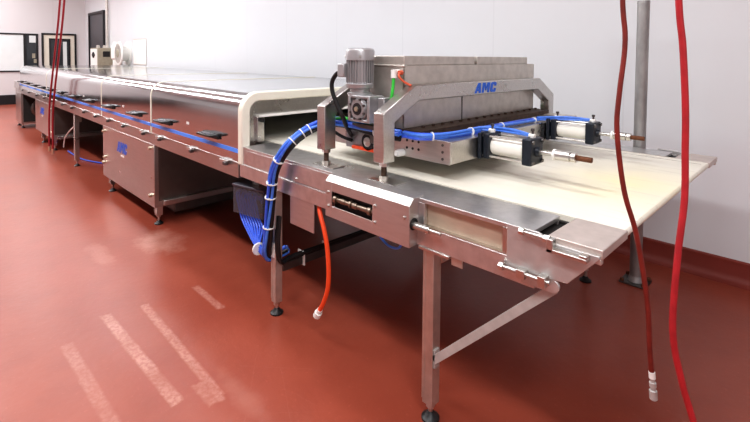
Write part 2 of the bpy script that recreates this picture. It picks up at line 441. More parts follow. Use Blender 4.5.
MB().box(-12.15, -12.13, NY+.03, 2.5, .14, .74).build('dark_side_opening', 'dark_void', ec)
MB().lathe((-12.13, 1.9, .42), (-12.06, 1.9, .42), [(0, .2), (.5, .2), (1, .16)], 20).build('fan_housing', 'dark_steel', ec)
def leg(parent, x, y, ztop, s=.03, mat='dull', zb=.085):
    l = MB().box(x-s, x+s, y-s, y+s, zb, ztop)
    l.box(x-s*1.08, x-s*.55, y-s*1.1, y-s*.95, zb+.02, ztop-.01).box(x+s*.55, x+s*1.08, y-s*1.1, y-s*.95, zb+.02, ztop-.01)
    o = l.build('leg', mat, parent, .003)
    MB().cyl((x, y, .02), (x, y, zb+.004), .011).hexnut((x, y, zb-.02), (x, y, zb), .02).build('levelling_rod', 'steel', o)
    MB().lathe((x, y, 0), (x, y, .035), [(0, .04), (.25, .04), (.5, .026), (1, .014)], 20).build('foot_pad', 'black', o)
    return o
for x, z in ((-4.47, .17), (-5.92, .17), (-7.60, .757), (-9.08, .21), (-10.02, .21), (-12.3, .11), (-12.8, .11)):
    for y in (1.59, 3.50): leg(tun, x, y, z, .028, 'steel', .085)
# low cross rails between near and far legs
for x in (-4.40, -9.0): MB().box(x-.03, x+.02, NY+.06, FY-.1, .19, .235).build('cross_rail', 'steel', tun, .003)
MB().box(-4.9, -4.5, 1.75, 2.4, .06, .165).build('drip_tray', 'dark_steel', tun, .01)
for y in (2.3, 3.2): MB().box(-9.0, -6.1, y-.03, y+.03, .16, .22).build('lower_rail', 'dark_steel', tun, .003)
# drive motor lying low in the open bay
dm = MB().lathe((-7.0, 2.5, .36), (-6.55, 2.5, .36), [(0, .06), (.05, .09), (.3, .09), (.32, .075), (.9, .075), (1, .05)], 20).build('drive_motor', 'cast', tun)
MB().cyl((-6.55, 2.5, .36), (-6.35, 2.5, .36), .02).box(-6.9, -6.65, 2.42, 2.58, .22, .3).build('motor_shaft', 'bright', dm)
MB().box(-7.92, -7.80, 1.62, 1.70, .60, .755).build('sensor_box', 'dull', tun, .004)

# ------------------------------------------------------------------ infeed conveyor
inf = thing('infeed_conveyor', (-1.7, YC, 0), 'stainless infeed conveyor with cream belt, nearest end of the line, on square steel legs', 'conveyor')
BZ = .98
# belt: top run, nose and return run as one loop
def belt():
    top, nose, th = BZ, -.508, .006
    prof = [(-12.0, top), (-1.5, top), (-.56, top)]
    r = .016
    for k in range(1, 7):
        a = math.pi/2-math.pi*k/7
        prof.append((nose-r+r*math.cos(a), top-r+r*math.sin(a)))
    prof += [(-.60, top-.04), (-.9, top-.11), (-12.0, top-.125)]
    mb = MB(); mb.prism(prof, 'y', 1.797, 3.345); return mb
M['belt_side'] = M['belt']
bl = belt().build('belt', 'belt', inf)
# raised edge fold near both belt edges
MB().box(-2.8, -.535, 3.255, 3.262, BZ, BZ+.0015).box(-2.8, -.525, 3.335, 3.345, BZ, BZ+.002).build('belt_edge_seam', 'dull', bl)
def rail(side):
    f = (lambda y: y) if side > 0 else (lambda y: 2*YC-y)
    def bx(mb, x0, x1, y0, y1, z0, z1):
        a, b_ = sorted((f(y0), f(y1))); return mb.box(x0, x1, a, b_, z0, z1)
    NYr = NY if side > 0 else NY+.03
    r = MB()
    bx(r, XH+.05, -.742, NYr, 1.778, .962, BZ)
    bx(r, XH+.03, -1.24, NYr, NYr+.02, .86, .962); bx(r, -.842, -.72, NYr, NY+.02, .86, .962)
    bx(r, XH+.03, -.73, NYr-.008, NYr+.05, .775, .862)
    bx(r, XH+.03, -.745, 1.765, 1.778, .86, .962)
    o = r.build('side_rail', 'rail', inf, .002)
    q = MB(); bx(q, -1.245, -.838, NYr+.022, NY+.03, .855, .965); q.build('recess_panel', 'tan', o)
    q = MB(); bx(q, -.862, -.842, NY-.002, NY+.022, .862, .962); bx(q, -1.24, -.84, NY-.004, NY+.022, .856, .866); q.build('recess_edge', 'bright', o)
    # end plate below the tensioner slide
    q = MB(); P = [(-.838, .985), (-.838, .822), (-.766, .826), (-.612, .838), (-.512, .952), (-.512, .962), (-.66, .962), (-.72, .985)]
    y0, y1 = sorted((f(NY-.014), f(NY-.002))); q.prism(P, 'y', y0, y1); q.build('end_plate', 'plate', inf, .002)
    q = MB(); bx(q, -.688, -.505, NY-.002, 1.80, .95, .981); bx(q, -.688, -.51, NY-.002, NY+.02, .93, .95)
    t = q.build('tensioner_slide', 'plate_red_tint', inf, .003)
    q = MB(); bx(q, -.775, -.684, NY+.022, 1.796, .90, .948); q.build('slide_gap_shade', 'dark_void', t)  # dark block put in for the shade inside the slide's gap
    if side < 0: return o
    # slotted bracket and adjusting rods
    q = MB(); bx(q, -.675, -.54, NY-.045, NY-.014, .938, .952); bx(q, -.675, -.652, NY-.045, NY-.012, .938, .985); bx(q, -.565, -.54, NY-.045, NY-.014, .952, .962)
    k = q.build('slot_bracket', 'steel', inf, .003)
    q = MB(); y = f(NY-.03)
    q.cyl((-.775, y, .978), (-.652, y, .978), .007).hexnut((-.780, y, .978), (-.762, y, .978), .013).hexnut((-.688, y, .978), (-.668, y, .978), .014)
    q.build('adjusting_rod', 'bright', k)
    q = MB()
    q.cyl((-.85, y, .826), (-.665, y, .826), .008).hexnut((-.858, y, .826), (-.840, y, .826), .016)
    bx(q, -.785, -.752, NY-.044, NY-.008, .811, .841); bx(q, -.704, -.676, NY-.046, NY-.012, .809, .845)
    q.build('lower_tension_bolt', 'bright', inf, .002)
    q = MB(); P = [(-.78, .835), (-.78, .785)]+[(-.665+.025*math.cos(t*math.pi/8-math.pi/2), .81+.025*math.sin(t*math.pi/8-math.pi/2)) for t in range(9)]
    y0, y1 = sorted((f(NY-.012), f(NY+.0))); q.prism(P, 'y', y0, y1); q.build('rounded_lug', 'plate', inf, .002)
    return o
rn = rail(1); rf = rail(-1)
# chain guard on the near rail
g = MB()
prof = [(NY, .765), (1.487, .765), (1.487, .955), (1.515, .984), (NY+.03, .986), (NY+.03, .981), (NY, .975)]
def guard():
    m = MB(); x0, x1 = -1.845, -1.272
    y = 1.487; t = .004
    # front sheet with a window cut out of it
    wx0, wx1, wz0, wz1 = -1.795, -1.50, .832, .908
    m.box(x0, wx0, y, y+t, .772, .955).box(wx1, x1, y, y+t, .772, .955).box(wx0, wx1, y, y+t, .772, wz0).box(wx0, wx1, y, y+t, wz1, .955)
    m.prism([(y, .955), (1.515, .983), (1.515, .978), (y+t, .95)], 'x', x0, x1)
    m.box(x0, x1, 1.515, NY+.035, .979, .984)
    for xa in (x0, x1-t):
        m.prism([(y+t, .772), (NY, .772), (NY, .98), (1.515, .98), (y+t, .952)], 'x', xa, xa+t)
    return m
gd = guard().build('chain_guard', 'panel', inf, .0015)
gg = MB().box(-1.80, -1.49, 1.512, 1.53, .80, .94).build('guard_window_back', 'dark_void', gd)
ch = MB().cyl((-1.79, 1.503, .868), (-1.50, 1.503, .868), .012)
for x_, w_, r_ in ((-1.775, .02, .03), (-1.72, .035, .019), (-1.66, .012, .028), (-1.63, .03, .022), (-1.57, .05, .017), (-1.525, .02, .03)):
    ch.cyl((x_-w_/2, 1.503, .868), (x_+w_/2, 1.503, .868), min(r_, .03)*.55+.004, n=14)
ch.build('drive_shaft', 'shaft', gd)
for x, z in ((-1.822, .90), (-1.822, .828), (-1.482, .908), (-1.482, .83), (-1.30, .90)):
    MB().lathe((x, 1.487, z), (x, 1.480, z), [(0, .008), (.6, .008), (1, .004)], 10).build('screw', 'bright', gd)
MB().cyl((-1.30, 1.515, .868), (-1.18, 1.515, .868), .016).cyl((-1.18, 1.515, .868), (-1.125, 1.515, .868), .009).build('shaft_end', 'bright', gd)
MB().lathe((-1.271, 1.515, .872), (-1.268, 1.515, .872), [(0, .026), (1, .026)], 16).build('shaft_hole', 'black', gd)
# joint plate and hanging plates
jp = MB().box(-2.225, -1.85, NY-.006, NY, .868, .968).build('joint_plate', 'rail', inf, .001)
for x, z in ((-2.19, .885), (-1.88, .87)): MB().cyl((x, NY-.006, z), (x, NY-.013, z), .008).build('screw', 'bright', jp)
MB().box(-2.25, -2.02, NY-.004, NY+.002, .608, .775).build('hanging_plate', 'panel', inf, .002)
MB().box(-1.10, -1.045, NY+.006, NY+.012, .735, .775).build('small_tab', 'dull', inf, .002)
# legs
for x, z in ((-1.214, .775), (-2.40, .775)):
    leg(inf, x, 1.578 if x > -2 else 1.552, z, .027 if x > -2 else .024, 'dull', .075)
    leg(inf, x, 3.37, z, .027, 'dull', .10)
MB().box(-1.26, -1.10, 1.535, 1.63, .762, .775).build('leg_head_plate', 'steel', inf, .002)
# brace from near leg up to the nose (and its mirror)
for y in (1.56, 3.43):
    m = MB(); a, b_ = V((-1.185, y, .285)), V((-.665, y, .795)); d_ = (b_-a).normalized(); n_ = V((-d_.z, 0, d_.x))*.017
    m.prism([(p.x, p.z) for p in (a-n_, b_-n_, b_+n_, a+n_)], 'y', y-.004, y+.004)
    m.box(-1.19, -1.178, y-.004, y+.03, .25, .33)
    m.build('brace', 'grey_bar', inf, .001)
MB().box(-2.45, -2.40, 1.6, 3.42, .245, .295).build('cross_member', 'dark_steel', inf, .003)
MB().box(-1.23, -1.18, 1.6, 3.42, .70, .75).build('cross_member', 'dull', inf, .003)
# drive drum under the nose
MB().box(-2.83, -.62, 1.81, 3.33, .955, .9635).build('slider_bed', 'dull', inf)
for y in (1.7905, 3.3455): MB().box(-2.8, -.69, y-.012, y+.006, .93, .958).build('belt_gap_shade', 'dark_void', inf)  # dark strips put in for the shade between rail and belt
# junction box hung below the beam, turned a little, cable entry face outward
jc = (-2.93, 1.535, 0); JA = .2
bx0, bx1, by0, by1, bz0, bz1 = -2.93, -2.62, 1.535, 1.70, .512, .70
jb = (MB().box(bx0, bx1, by1-.01, by1, bz0, bz1).box(bx0, bx0+.008, by0+.006, by1, bz0, bz1).box(bx1-.008, bx1, by0+.006, by1, bz0, bz1)
      .box(bx0, bx1, by0+.075, by1, bz0, bz0+.01)).rotz(JA, jc).build('junction_box', 'graphite', inf, .002)
MB().box(bx0-.004, bx1+.004, by0-.004, by1+.004, bz1-.006, bz1+.012).rotz(JA, jc).build('box_lid', 'graphite', jb, .005)
MB().box(bx0+.008, bx1-.008, by0, by0+.006, bz0, bz1-.006).rotz(JA, jc).build('smoked_cover', 'smoked', jb, .001)
MB().box(-2.80, -2.74, 1.60, 1.66, .71, .80).rotz(JA, jc).build('hanger', 'steel', jb)

# ------------------------------------------------------------------ depositor
dep = thing('depositor', (-1.8, YC, BZ), 'grey stainless depositor with hopper, silver motor and gantry frames over the cream belt', 'food depositor')
def gantry(x0, x1, logo):
    yc = 2.557
    O = [(1.60, 1.072), (1.60, 1.32), (1.845, 1.45)]
    I = [(1.683, 1.072), (1.683, 1.270), (1.872, 1.369)]
    mir = lambda L: [(2*yc-y, z) for y, z in L[::-1]]
    m = MB().band(O+mir(O), I+mir(I), 'x', x0, x1)
    o = m.build('gantry_frame', 'steel', dep, .005)
    if logo:
        letters(MB(), 2.395, 1.380, .062, 'x', x1, 1.55).build('logo', 'logo', o)
    for y in (1.642, 2*yc-1.642):
        xm = (x0+x1)/2
        MB().hexnut((xm, y, 1.052), (xm, y, 1.073), .024).build('lock_nut', 'steel', o)
        MB().hexnut((xm, y, .984), (xm, y, 1.004), .024).build('levelling_nut', 'dull', o)
        MB().cyl((xm, y, .985), (xm, y, 1.05), .0145).build('levelling_bolt', 'rust_ledge', o)
        MB().box(xm-.07, xm+.11, y-.045, y+.045, BZ+.0005, BZ+.005).build('foot_plate', 'bright', o, .001)
    return o
gantry(-1.61, -1.54, True); gantry(-2.065, -1.997, False)
# hopper
hp = MB()
x0, x1, y0, y1 = -1.975, -1.618, 1.835, 3.33
for a in ((x1-.008, x1, y0, y1), (x0, x0+.008, y0, y1), (x0, x1, y0, y0+.008), (x0, x1, y1-.008, y1)):
    hp.box(*a, 1.213, 1.553)
hp.box(x0-.012, x1+.004, y0-.006, y0+.02, 1.545, 1.555).box(x0, x1, y0, y1, 1.213, 1.218)
hop = hp.build('hopper', 'dull', dep, .003)
MB().box(x1, x1+.003, 2.375, 2.381, 1.2, 1.37).build('panel_seam', 'dark_steel', hop)
MB().box(x0+.004, x1-.004, y0-.003, y0, 1.2, 1.543).build('hopper_end_sheet', 'end_grey', hop) if 'end_grey' in M else None
for ya, yb in ((1.845, 2.525), (2.555, 3.235)):
    l = MB().box(x0+.02, x1-.008, ya, yb, 1.553, 1.604).build('hopper_lid', 'dull', dep, .003)
# base flange with bolts
fl = MB().box(-2.02, -1.50, 1.838, 3.345, 1.181, 1.213).build('base_flange', 'rust_ledge', dep, .002)
nb = 16
for k in range(nb):
    y = 1.95+(3.28-1.95)*k/(nb-1)
    MB().hexnut((-1.575, y, 1.213), (-1.575, y, 1.224), .010).build('bolt', 'rust_ledge', fl)
# manifold body over the belt
mf = MB().box(-2.26, -1.318, 1.853, 3.30, 1.068, 1.180).build('manifold_body', 'steel', dep, .003)
MB().box(-2.26, -1.320, 1.845, 1.853, 1.066, 1.182).build('end_sheet', 'steel', mf, .001)
for z in (1.09, 1.125, 1.16): MB().cyl((-1.365, 1.846, z), (-1.365, 1.842, z), .007, n=8).build('screw', 'dark_steel', mf)
for x in (-1.52, -1.56, -1.60):
    for z in (1.115, 1.155): MB().cyl((x, 1.8455, z), (x, 1.8435, z), .0075, n=8).build('drilled_hole', 'black', mf)
MB().lathe((-1.63, 1.846, 1.085), (-1.63, 1.79, 1.085), [(0, .02), (.7, .02), (1, .014)], 14).build('white_plug', 'white', mf)
MB().box(-1.56, -1.30, 3.30, 3.36, 1.165, 1.185).box(-1.5, -1.3, 3.25, 3.36, 1.181, 1.187).build('end_bracket', 'dull', mf, .002)
# drive plate with bearing below the gearbox
dpz = MB().box(-2.04, -1.76, 1.80, 1.842, 1.065, 1.205).build('drive_plate', 'cast', dep, .003)
MB().lathe((-1.842, 1.80, 1.118), (-1.842, 1.785, 1.118), [(0, .05), (1, .048)], 24).build('bearing_ring', 'black', dpz)
MB().lathe((-1.842, 1.787, 1.118), (-1.842, 1.778, 1.118), [(0, .027), (.8, .027), (1, .02)], 24).build('bearing_hub', 'steel', dpz)
MB().box(-1.975, -1.75, 1.785, 1.80, 1.064, 1.082).build('orange_seal', 'orange', dpz, .002)
for x in (-1.985, -1.95, -1.915): MB().cyl((x, 1.80, 1.185), (x, 1.797, 1.185), .007, n=8).build('drilled_hole', 'black', dpz)
MB().box(-1.90, -1.70, 1.72, 1.84, 1.205, 1.228).box(-1.80, -1.76, 1.76, 1.83, 1.12, 1.21).build('gearbox_foot', 'dark_steel', dpz, .003)
# gearbox
gx0, gx1, gy0, gy1, gz0, gz1 = -1.885, -1.715, 1.672, 1.80, 1.245, 1.39
gm = MB().box(gx0+.012, gx1-.012, gy0+.02, gy1, gz0+.012, gz1-.006)
gm.box(gx0, gx0+.02, gy0, gy1-.02, gz0, gz1).box(gx1-.02, gx1, gy0, gy1-.02, gz0, gz1)
gm.box(gx0+.02, gx1-.02, gy0, gy1-.02, gz1-.018, gz1).box(gx0+.02, gx1-.02, gy0, gy1-.02, gz0, gz0+.018)
gm.box(gx1, gx1+.05, gy0+.06, gy1, gz0+.03, gz1-.01)
gb = gm.build('gearbox', 'cast', dep, .005)
gc = ((gx0+gx1)/2, (gz0+gz1)/2)
MB().lathe((gc[0], gy0+.03, gc[1]), (gc[0], gy0-.008, gc[1]), [(0, .064), (.6, .064), (.62, .058), (1, .052)], 28).build('output_flange', 'cast', gb)
MB().lathe((gc[0], gy0-.006, gc[1]), (gc[0], gy0-.012, gc[1]), [(0, .034), (1, .032)], 24).build('shaft_seal', 'black', gb)
MB().lathe((gc[0], gy0-.010, gc[1]), (gc[0], gy0-.018, gc[1]), [(0, .015), (1, .013)], 16).build('hollow_shaft', 'brass', gb)
for k in range(8):
    a = k*math.pi/4+.39
    MB().hexnut((gc[0]+.056*math.cos(a), gy0-.003, gc[1]+.056*math.sin(a)), (gc[0]+.056*math.cos(a), gy0-.012, gc[1]+.056*math.sin(a)), .007).build('flange_bolt', 'dark_steel', gb)
# motor standing on the gearbox
mx, my = -1.862, 1.742
mt = MB().lathe((mx, my, 1.388), (mx, my, 1.585), [(0, .07), (.05, .07), (.07, .055), (.16, .055), (.2, .075), (.3, .078), (.36, .066), (1, .066)], 32)
for k in range(30):
    a = 2*math.pi*k/30; c_, s_ = math.cos(a), math.sin(a); t = .0022
    pts = [(mx+.06*c_-t*s_, my+.06*s_+t*c_), (mx+.06*c_+t*s_, my+.06*s_-t*c_), (mx+.077*c_+t*s_, my+.077*s_-t*c_), (mx+.077*c_-t*s_, my+.077*s_+t*c_)]
    mt.prism(pts, 'z', 1.455, 1.582)
mo = mt.build('motor', 'motor', dep)
MB().lathe((mx, my, 1.578), (mx, my, 1.647), [(0, .081), (.7, .081), (.86, .077), (.95, .068), (1, .052)], 36).build('fan_cover', 'motor', mo)
for k in range(4):
    a = k*math.pi/2-.75
    MB().cyl((mx+.079*math.cos(a), my+.079*math.sin(a), 1.60), (mx+.085*math.cos(a), my+.085*math.sin(a), 1.60), .006, n=8).build('screw', 'bright', mo)
MB().box(mx-.085, mx-.03, my-.095, my-.04, 1.485, 1.56).build('terminal_box', 'motor', mo, .006)
# fittings and tubes on the hopper end
MB().cyl((-1.655, 1.836, 1.517), (-1.655, 1.79, 1.517), .014).cyl((-1.655, 1.795, 1.529), (-1.655, 1.795, 1.486), .016).build('white_elbow', 'white', hop)
MB().cyl((-1.632, 1.836, 1.515), (-1.632, 1.81, 1.515), .012).build('orange_fitting', 'orange_thin', hop)
MB().tube([(-1.655, 1.795, 1.49), (-1.655, 1.79, 1.44), (-1.66, 1.785, 1.38), (-1.69, 1.80, 1.30), (-1.75, 1.765, 1.245), (-1.88, 1.74, 1.238), (-1.98, 1.73, 1.245), (-2.06, 1.72, 1.235)], .0085, 8).build('green_tube', 'green', dep)
MB().tube([(-1.632, 1.815, 1.515), (-1.622, 1.80, 1.495), (-1.605, 1.815, 1.47), (-1.58, 1.835, 1.452), (-1.57, 1.84, 1.449)], .0065, 8).build('orange_tube', 'orange_thin', dep)
MB().tube([(-1.70, 3.335, 1.42), (-1.69, 3.36, 1.38), (-1.67, 3.355, 1.30), (-1.66, 3.35, 1.19)], .006, 8).build('green_tube', 'green', dep)
MB().tube([(-1.93, 1.675, 1.515), (-1.965, 1.66, 1.50), (-1.998, 1.655, 1.455), (-1.995, 1.655, 1.40), (-1.965, 1.66, 1.335), (-1.93, 1.675, 1.262), (-1.95, 1.725, 1.195), (-1.975, 1.775, 1.15), (-1.99, 1.80, 1.135)], .0125, 10).build('motor_cable', 'black', dep)
MB().tube([(-2.13, 1.74, 1.17), (-2.08, 1.745, 1.15), (-2.03, 1.765, 1.125), (-1.985, 1.80, 1.105)], .0095, 8).build('drive_cable', 'black', dep)
# air cylinders, rods toward the discharge end
def air_cylinder(y, x=-1.316, z=1.137):
    xb, xc = x+.05, x+.25
    c = MB().lathe((xb, y, z), (xc, y, z), [(0, .049), (1, .049)], 28)
    o = c.build('air_cylinder', 'white_paint', dep)
    m = MB()
    for a in (-1, 1):
        for b_ in (-1, 1): m.cyl((x+.02, y+a*.052, z+b_*.052), (xc+.02, y+a*.052, z+b_*.052), .006, n=8)
    m.build('tie_rods', 'bright', o)
    MB().box(x+.002, x+.022, y-.076, y+.076, z-.069, z+.067).build('mounting_plate', 'navy', o, .004)
    MB().box(x+.028, xb+.012, y-.066, y+.066, z-.066, z+.066).build('rear_cap', 'navy', o, .006)
    MB().box(xc-.005, xc+.045, y-.066, y+.066, z-.066, z+.066).build('front_cap', 'navy', o, .007)
    for a in (-1, 1):
        for b_ in (-1, 1): MB().hexnut((xc+.044, y+a*.05, z+b_*.05), (xc+.053, y+a*.05, z+b_*.05), .010).build('cap_nut', 'dark_steel', o)
    MB().lathe((xc+.045, y, z), (xc+.06, y, z), [(0, .026), (1, .02)], 18).build('rod_gland', 'navy', o)
    MB().cyl((xc+.06, y, z), (xc+.13, y, z), .011).build('piston_rod', 'bright', o)
    MB().cyl((xc+.128, y, z), (xc+.14, y, z), .026, n=20).build('white_washer', 'white', o)
    MB().lathe((xc+.14, y, z), (xc+.235, y, z), [(0, .024), (.72, .024), (.74, .018), (.8, .018), (.8, .023), (1, .023)], 20).build('rod_coupling', 'steel', o)
    MB().cyl((xc+.235, y, z), (xc+.305, y, z), .0125, n=12).build('threaded_stud', 'rust', o)
    for xx in (xb-.005, xc+.02):
        MB().cyl((xx, y, z+.063), (xx, y, z+.08), .012, n=12).cyl((xx-.018, y, z+.075), (xx+.012, y, z+.075), .011, n=12).build('hose_elbow', 'white', o)
        MB().cyl((xx, y, z+.085), (xx, y, z+.1), .006, n=8).hexnut((xx, y, z+.1), (xx, y, z+.112), .010).build('flow_valve', 'dark_steel', o)
    return o
air_cylinder(2.155); air_cylinder(2.965)

# ------------------------------------------------------------------ cables and hoses
def bundle(root, path, n_blue, n_black, rad, r, tie_every=None, ties=(), seed=1, dark=False):
    rnd = random.Random(seed); P = spline(path, 5)
    frames = []; u = V((0, 1, 0))
    for i, p in enumerate(P):
        t = (P[min(i+1, len(P)-1)]-P[max(i-1, 0)]).normalized()
        u = (u-t*u.dot(t)).normalized(); frames.append((p, u.copy(), t.cross(u), t))
    N = n_blue+n_black
    for k in range(N):
        a = math.pi+2*math.pi*k/N+rnd.uniform(-.2, .2); q = rad*(1 if k % 3 else .45)
        ph, am = rnd.uniform(0, 6.28), rnd.uniform(.2, .5)
        pts = []
        for i, (p, u_, w_, t_) in enumerate(frames):
            aa = a+am*math.sin(i*.25+ph)
            pts.append(p+(u_*math.cos(aa)+w_*math.sin(aa))*q)
        blk = k >= n_blue
        MB().tube(pts, r*(1.25 if blk else 1), 8, smooth=False).build('cable', 'black' if blk else ('blue_dark' if (dark or k % 3 == 1) else 'blue'), root)
    for s in ties:
        i = min(len(frames)-2, max(1, int(s*(len(frames)-1)))); p, u_, w_, t_ = frames[i]
        MB().lathe(p-t_*.0028, p+t_*.0028, [(0, rad+r*1.5), (1, rad+r*1.5)], 16).build('cable_tie', 'white', root)

cb = thing('cable_bundle', (-2.42, 1.5, .3), 'thick bundle of blue and black cables arching from a leg over the side rail', 'cable bundle')
bundle(cb, [(-2.42, 1.645, .375), (-2.455, 1.60, .34), (-2.455, 1.53, .345), (-2.43, 1.498, .40), (-2.405, 1.492, .48), (-2.385, 1.488, .62), (-2.36, 1.485, .78), (-2.315, 1.482, .93), (-2.235, 1.51, 1.062), (-2.205, 1.60, 1.140), (-2.17, 1.695, 1.188),
            (-2.10, 1.735, 1.212), (-1.95, 1.745, 1.213), (-1.78, 1.755, 1.198), (-1.58, 1.775, 1.19)], 9, 2, .022, .0088, ties=(.33, .42, .46, .53, .60, .645, .68, .95), seed=3)
ab = thing('air_line_bundle', (-1.45, 1.85, 1.19), 'bright blue air lines tied along the front of the hopper to the two air cylinders', 'cable bundle')
bundle(ab, [(-1.575, 1.79, 1.195), (-1.48, 1.80, 1.194), (-1.415, 1.90, 1.194), (-1.385, 2.06, 1.196), (-1.38, 2.20, 1.198)], 6, 0, .013, .0075, ties=(.4, .85), seed=5)
bundle(ab, [(-1.38, 2.20, 1.198), (-1.385, 2.4, 1.196), (-1.375, 2.65, 1.196), (-1.36, 2.86, 1.196)], 4, 0, .009, .0075, ties=(.4, .95), seed=6)
for dz in (0, .014):
    MB().tube([(-1.39, 2.20, 1.196+dz), (-1.33, 2.23, 1.20+dz), (-1.18, 2.20, 1.208+dz), (-1.062, 2.155, 1.212+dz*.3)], .0075).build('cable', 'blue', ab)
    MB().tube([(-1.36, 2.86, 1.196+dz), (-1.28, 2.93, 1.20+dz), (-1.18, 2.955, 1.206+dz), (-1.062, 2.965, 1.212+dz*.3)], .0075).build('cable', 'blue', ab)
jbn = thing('junction_box_cables', (-2.75, 1.66, .3), 'fan of dark blue cables dropping from the grey junction box to the second leg', 'cable bundle')
for k in range(8):
    u = -2.905+.027*k; v = .655+.012*math.sin(k*1.7)
    def J(du, dv, z):
        return (jc[0]+(u+du-jc[0])*math.cos(JA)-(dv)*math.sin(JA), jc[1]+(u+du-jc[0])*math.sin(JA)+dv*math.cos(JA), z)
    MB().tube([J(.05, .055, v-.05), J(.03, .045, v-.006), J(0, .03, v), J(-.008, .022, v-.03), J(.005, .022, .58), J(.03, .02, .51), J(.075, .012, .45), (-2.66+.012*k, 1.535+.004*(k % 3), .385+.006*(k % 3)), (-2.55+.006*k, 1.525, .345+.008*(k % 4)), (-2.48+.003*k, 1.51+.003*k, .36+.008*(k % 3)), (-2.45, 1.50-.002*k, .46+.012*k)], .0072, res=5).build('cable', 'blue_dark', jbn)
MB().lathe((-2.575, 1.525, .362), (-2.562, 1.523, .361), [(0, .04), (1, .04)], 14).build('cable_tie', 'white', jbn)
MB().box(-2.425, -2.385, 1.523, 1.526, .36, .45).build('paper_tag', 'white', jbn)
# orange hose below the rail
oh = thing('drain_hose', (-1.96, 1.56, .16), 'orange hose hanging below the side rail beside the square plate, above the red floor', 'hose')
MB().tube([(-2.01, 1.58, .79), (-1.985, 1.56, .74), (-1.935, 1.55, .66), (-1.905, 1.55, .56), (-1.893, 1.55, .44), (-1.90, 1.55, .34), (-1.935, 1.55, .25), (-1.972, 1.55, .19)], .0125, 10).build('hose_line', 'orange', oh)
MB().lathe((-1.968, 1.55, .196), (-1.995, 1.55, .15), [(0, .016), (.4, .016), (.42, .022), (1, .022)], 12).build('white_fitting', 'white', oh)
tag(MB().tube([(-1.53, 1.56, .76), (-1.50, 1.55, .735), (-1.45, 1.55, .712), (-1.40, 1.55, .715), (-1.375, 1.55, .735), (-1.372, 1.56, .77)], .006, 8).build('wire_loop', 'blue', loc=(-1.45, 1.55, .71)),
    'short blue wire loop sagging below the chain guard', 'wire')
bc = thing('black_cable_run', (-2.4, 2.5, .30), 'bundle of black cables tied along the low cross bar behind the second leg', 'cable bundle')
for k in range(4):
    MB().tube([(-2.385+.01*k, 1.545, .62), (-2.37+.008*k, 1.53, .45), (-2.375+.008*k, 1.56, .33), (-2.39+.012*k-.03, 1.68, .312+.012*(k % 2)), (-2.40+.012*k-.02, 2.2, .308+.012*(k % 2)), (-2.41+.012*k-.02, 3.3, .308+.012*(k % 2))], .0105, 8).build('cable', 'black', bc)
for y in (1.75, 1.95): MB().box(-2.452, -2.382, y-.0035, y+.0035, .242, .331).build('cable_tie', 'white', bc)

# red hoses
def hose(name, pts, r, mat, label, group=None):
    t = thing(name, pts[-1], label, 'hose', group)
    MB().tube(pts, r, 12, 7).build('hose_line', mat, t); return t
h1 = hose('air_hose', [(-.478, 1.545, 4.19), (-.474, 1.545, 2.6), (-.472, 1.549, 1.86), (-.46, 1.553, 1.657), (-.467, 1.539, 1.502), (-.469, 1.53, 1.379), (-.448, 1.543, 1.193), (-.416, 1.567, 1.054), (-.386, 1.586, .853), (-.375, 1.588, .699), (-.367, 1.590, .62)], .0076, 'dark_hose',
          'dark red air hose hanging before the belt end, brass coupling on its tip')
MB().cyl((-.368, 1.59, .632), (-.366, 1.59, .612), .0095).build('white_band', 'white', h1)
MB().lathe((-.366, 1.590, .615), (-.361, 1.592, .545), [(0, .007), (.2, .007), (.22, .010), (.42, .010), (.45, .0075), (.55, .0075), (.58, .0115), (.95, .0115), (1, .008)], 16).build('hose_coupling', 'grey_bar', h1)
h2 = hose('air_hose', [(-.33, 1.525, 4.19), (-.328, 1.527, 2.6), (-.321, 1.53, 1.86), (-.304, 1.537, 1.625), (-.294, 1.539, 1.46), (-.291, 1.538, 1.34), (-.288, 1.534, 1.2), (-.296, 1.515, 1.04), (-.299, 1.501, .832), (-.277, 1.516, .69), (-.25, 1.535, .578), (-.19, 1.56, .35), (-.12, 1.60, .1), (-.03, 1.66, .0135), (.25, 1.8, .0135), (.6, 1.75, .0135)], .009, 'red_hose',
          'bright red hose hanging at the right, past the belt end')
MB().lathe((.6, 1.75, .0135), (.66, 1.74, .0135), [(0, .0125), (1, .0125)], 12).build('hose_coupling', 'brass', h2)
for dx, lab in ((0, 'left one of the two thin red hoses before the far tunnel hood'), (.27, 'right one of the two thin red hoses before the far tunnel hood')):
    t = hose('air_drop_hose', [(-7.12+dx, 1.42, 4.19), (-7.30+dx, 1.42, 3.3), (-7.62+dx, 1.42, 2.3), (-8.0+dx, 1.42, 1.6), (-8.36+dx, 1.42, 1.0), (-8.5+dx, 1.42, .6), (-8.53+dx, 1.42, .16)], .013, 'thin_hose', lab, 'thin red hoses over the tunnel')
    MB().cyl((-8.53+dx, 1.42, .17), (-8.53+dx, 1.42, .09), .018).build('hose_coupling', 'brass', t)
wh = tag(MB().tube([(-7.86, 1.66, .60), (-7.95, 1.63, .52), (-8.2, 1.62, .42), (-8.5, 1.62, .28), (-8.6, 1.62, .12)], .0095, 8).build('white_tube', 'white', loc=(-8.2, 1.62, .12)),
         'thin white tube sloping down in the open bay under the far tunnel', 'tube')
tag(MB().tube([(-8.7, 1.7, .03), (-8.4, 1.72, .012), (-7.9, 1.75, .012), (-7.3, 1.95, .012), (-6.6, 2.2, .012)], .011, 8).build('floor_cable', 'blue_dark', loc=(-7.8, 1.8, 0)),
    'blue cable lying on the floor under the far tunnel bay', 'cable')

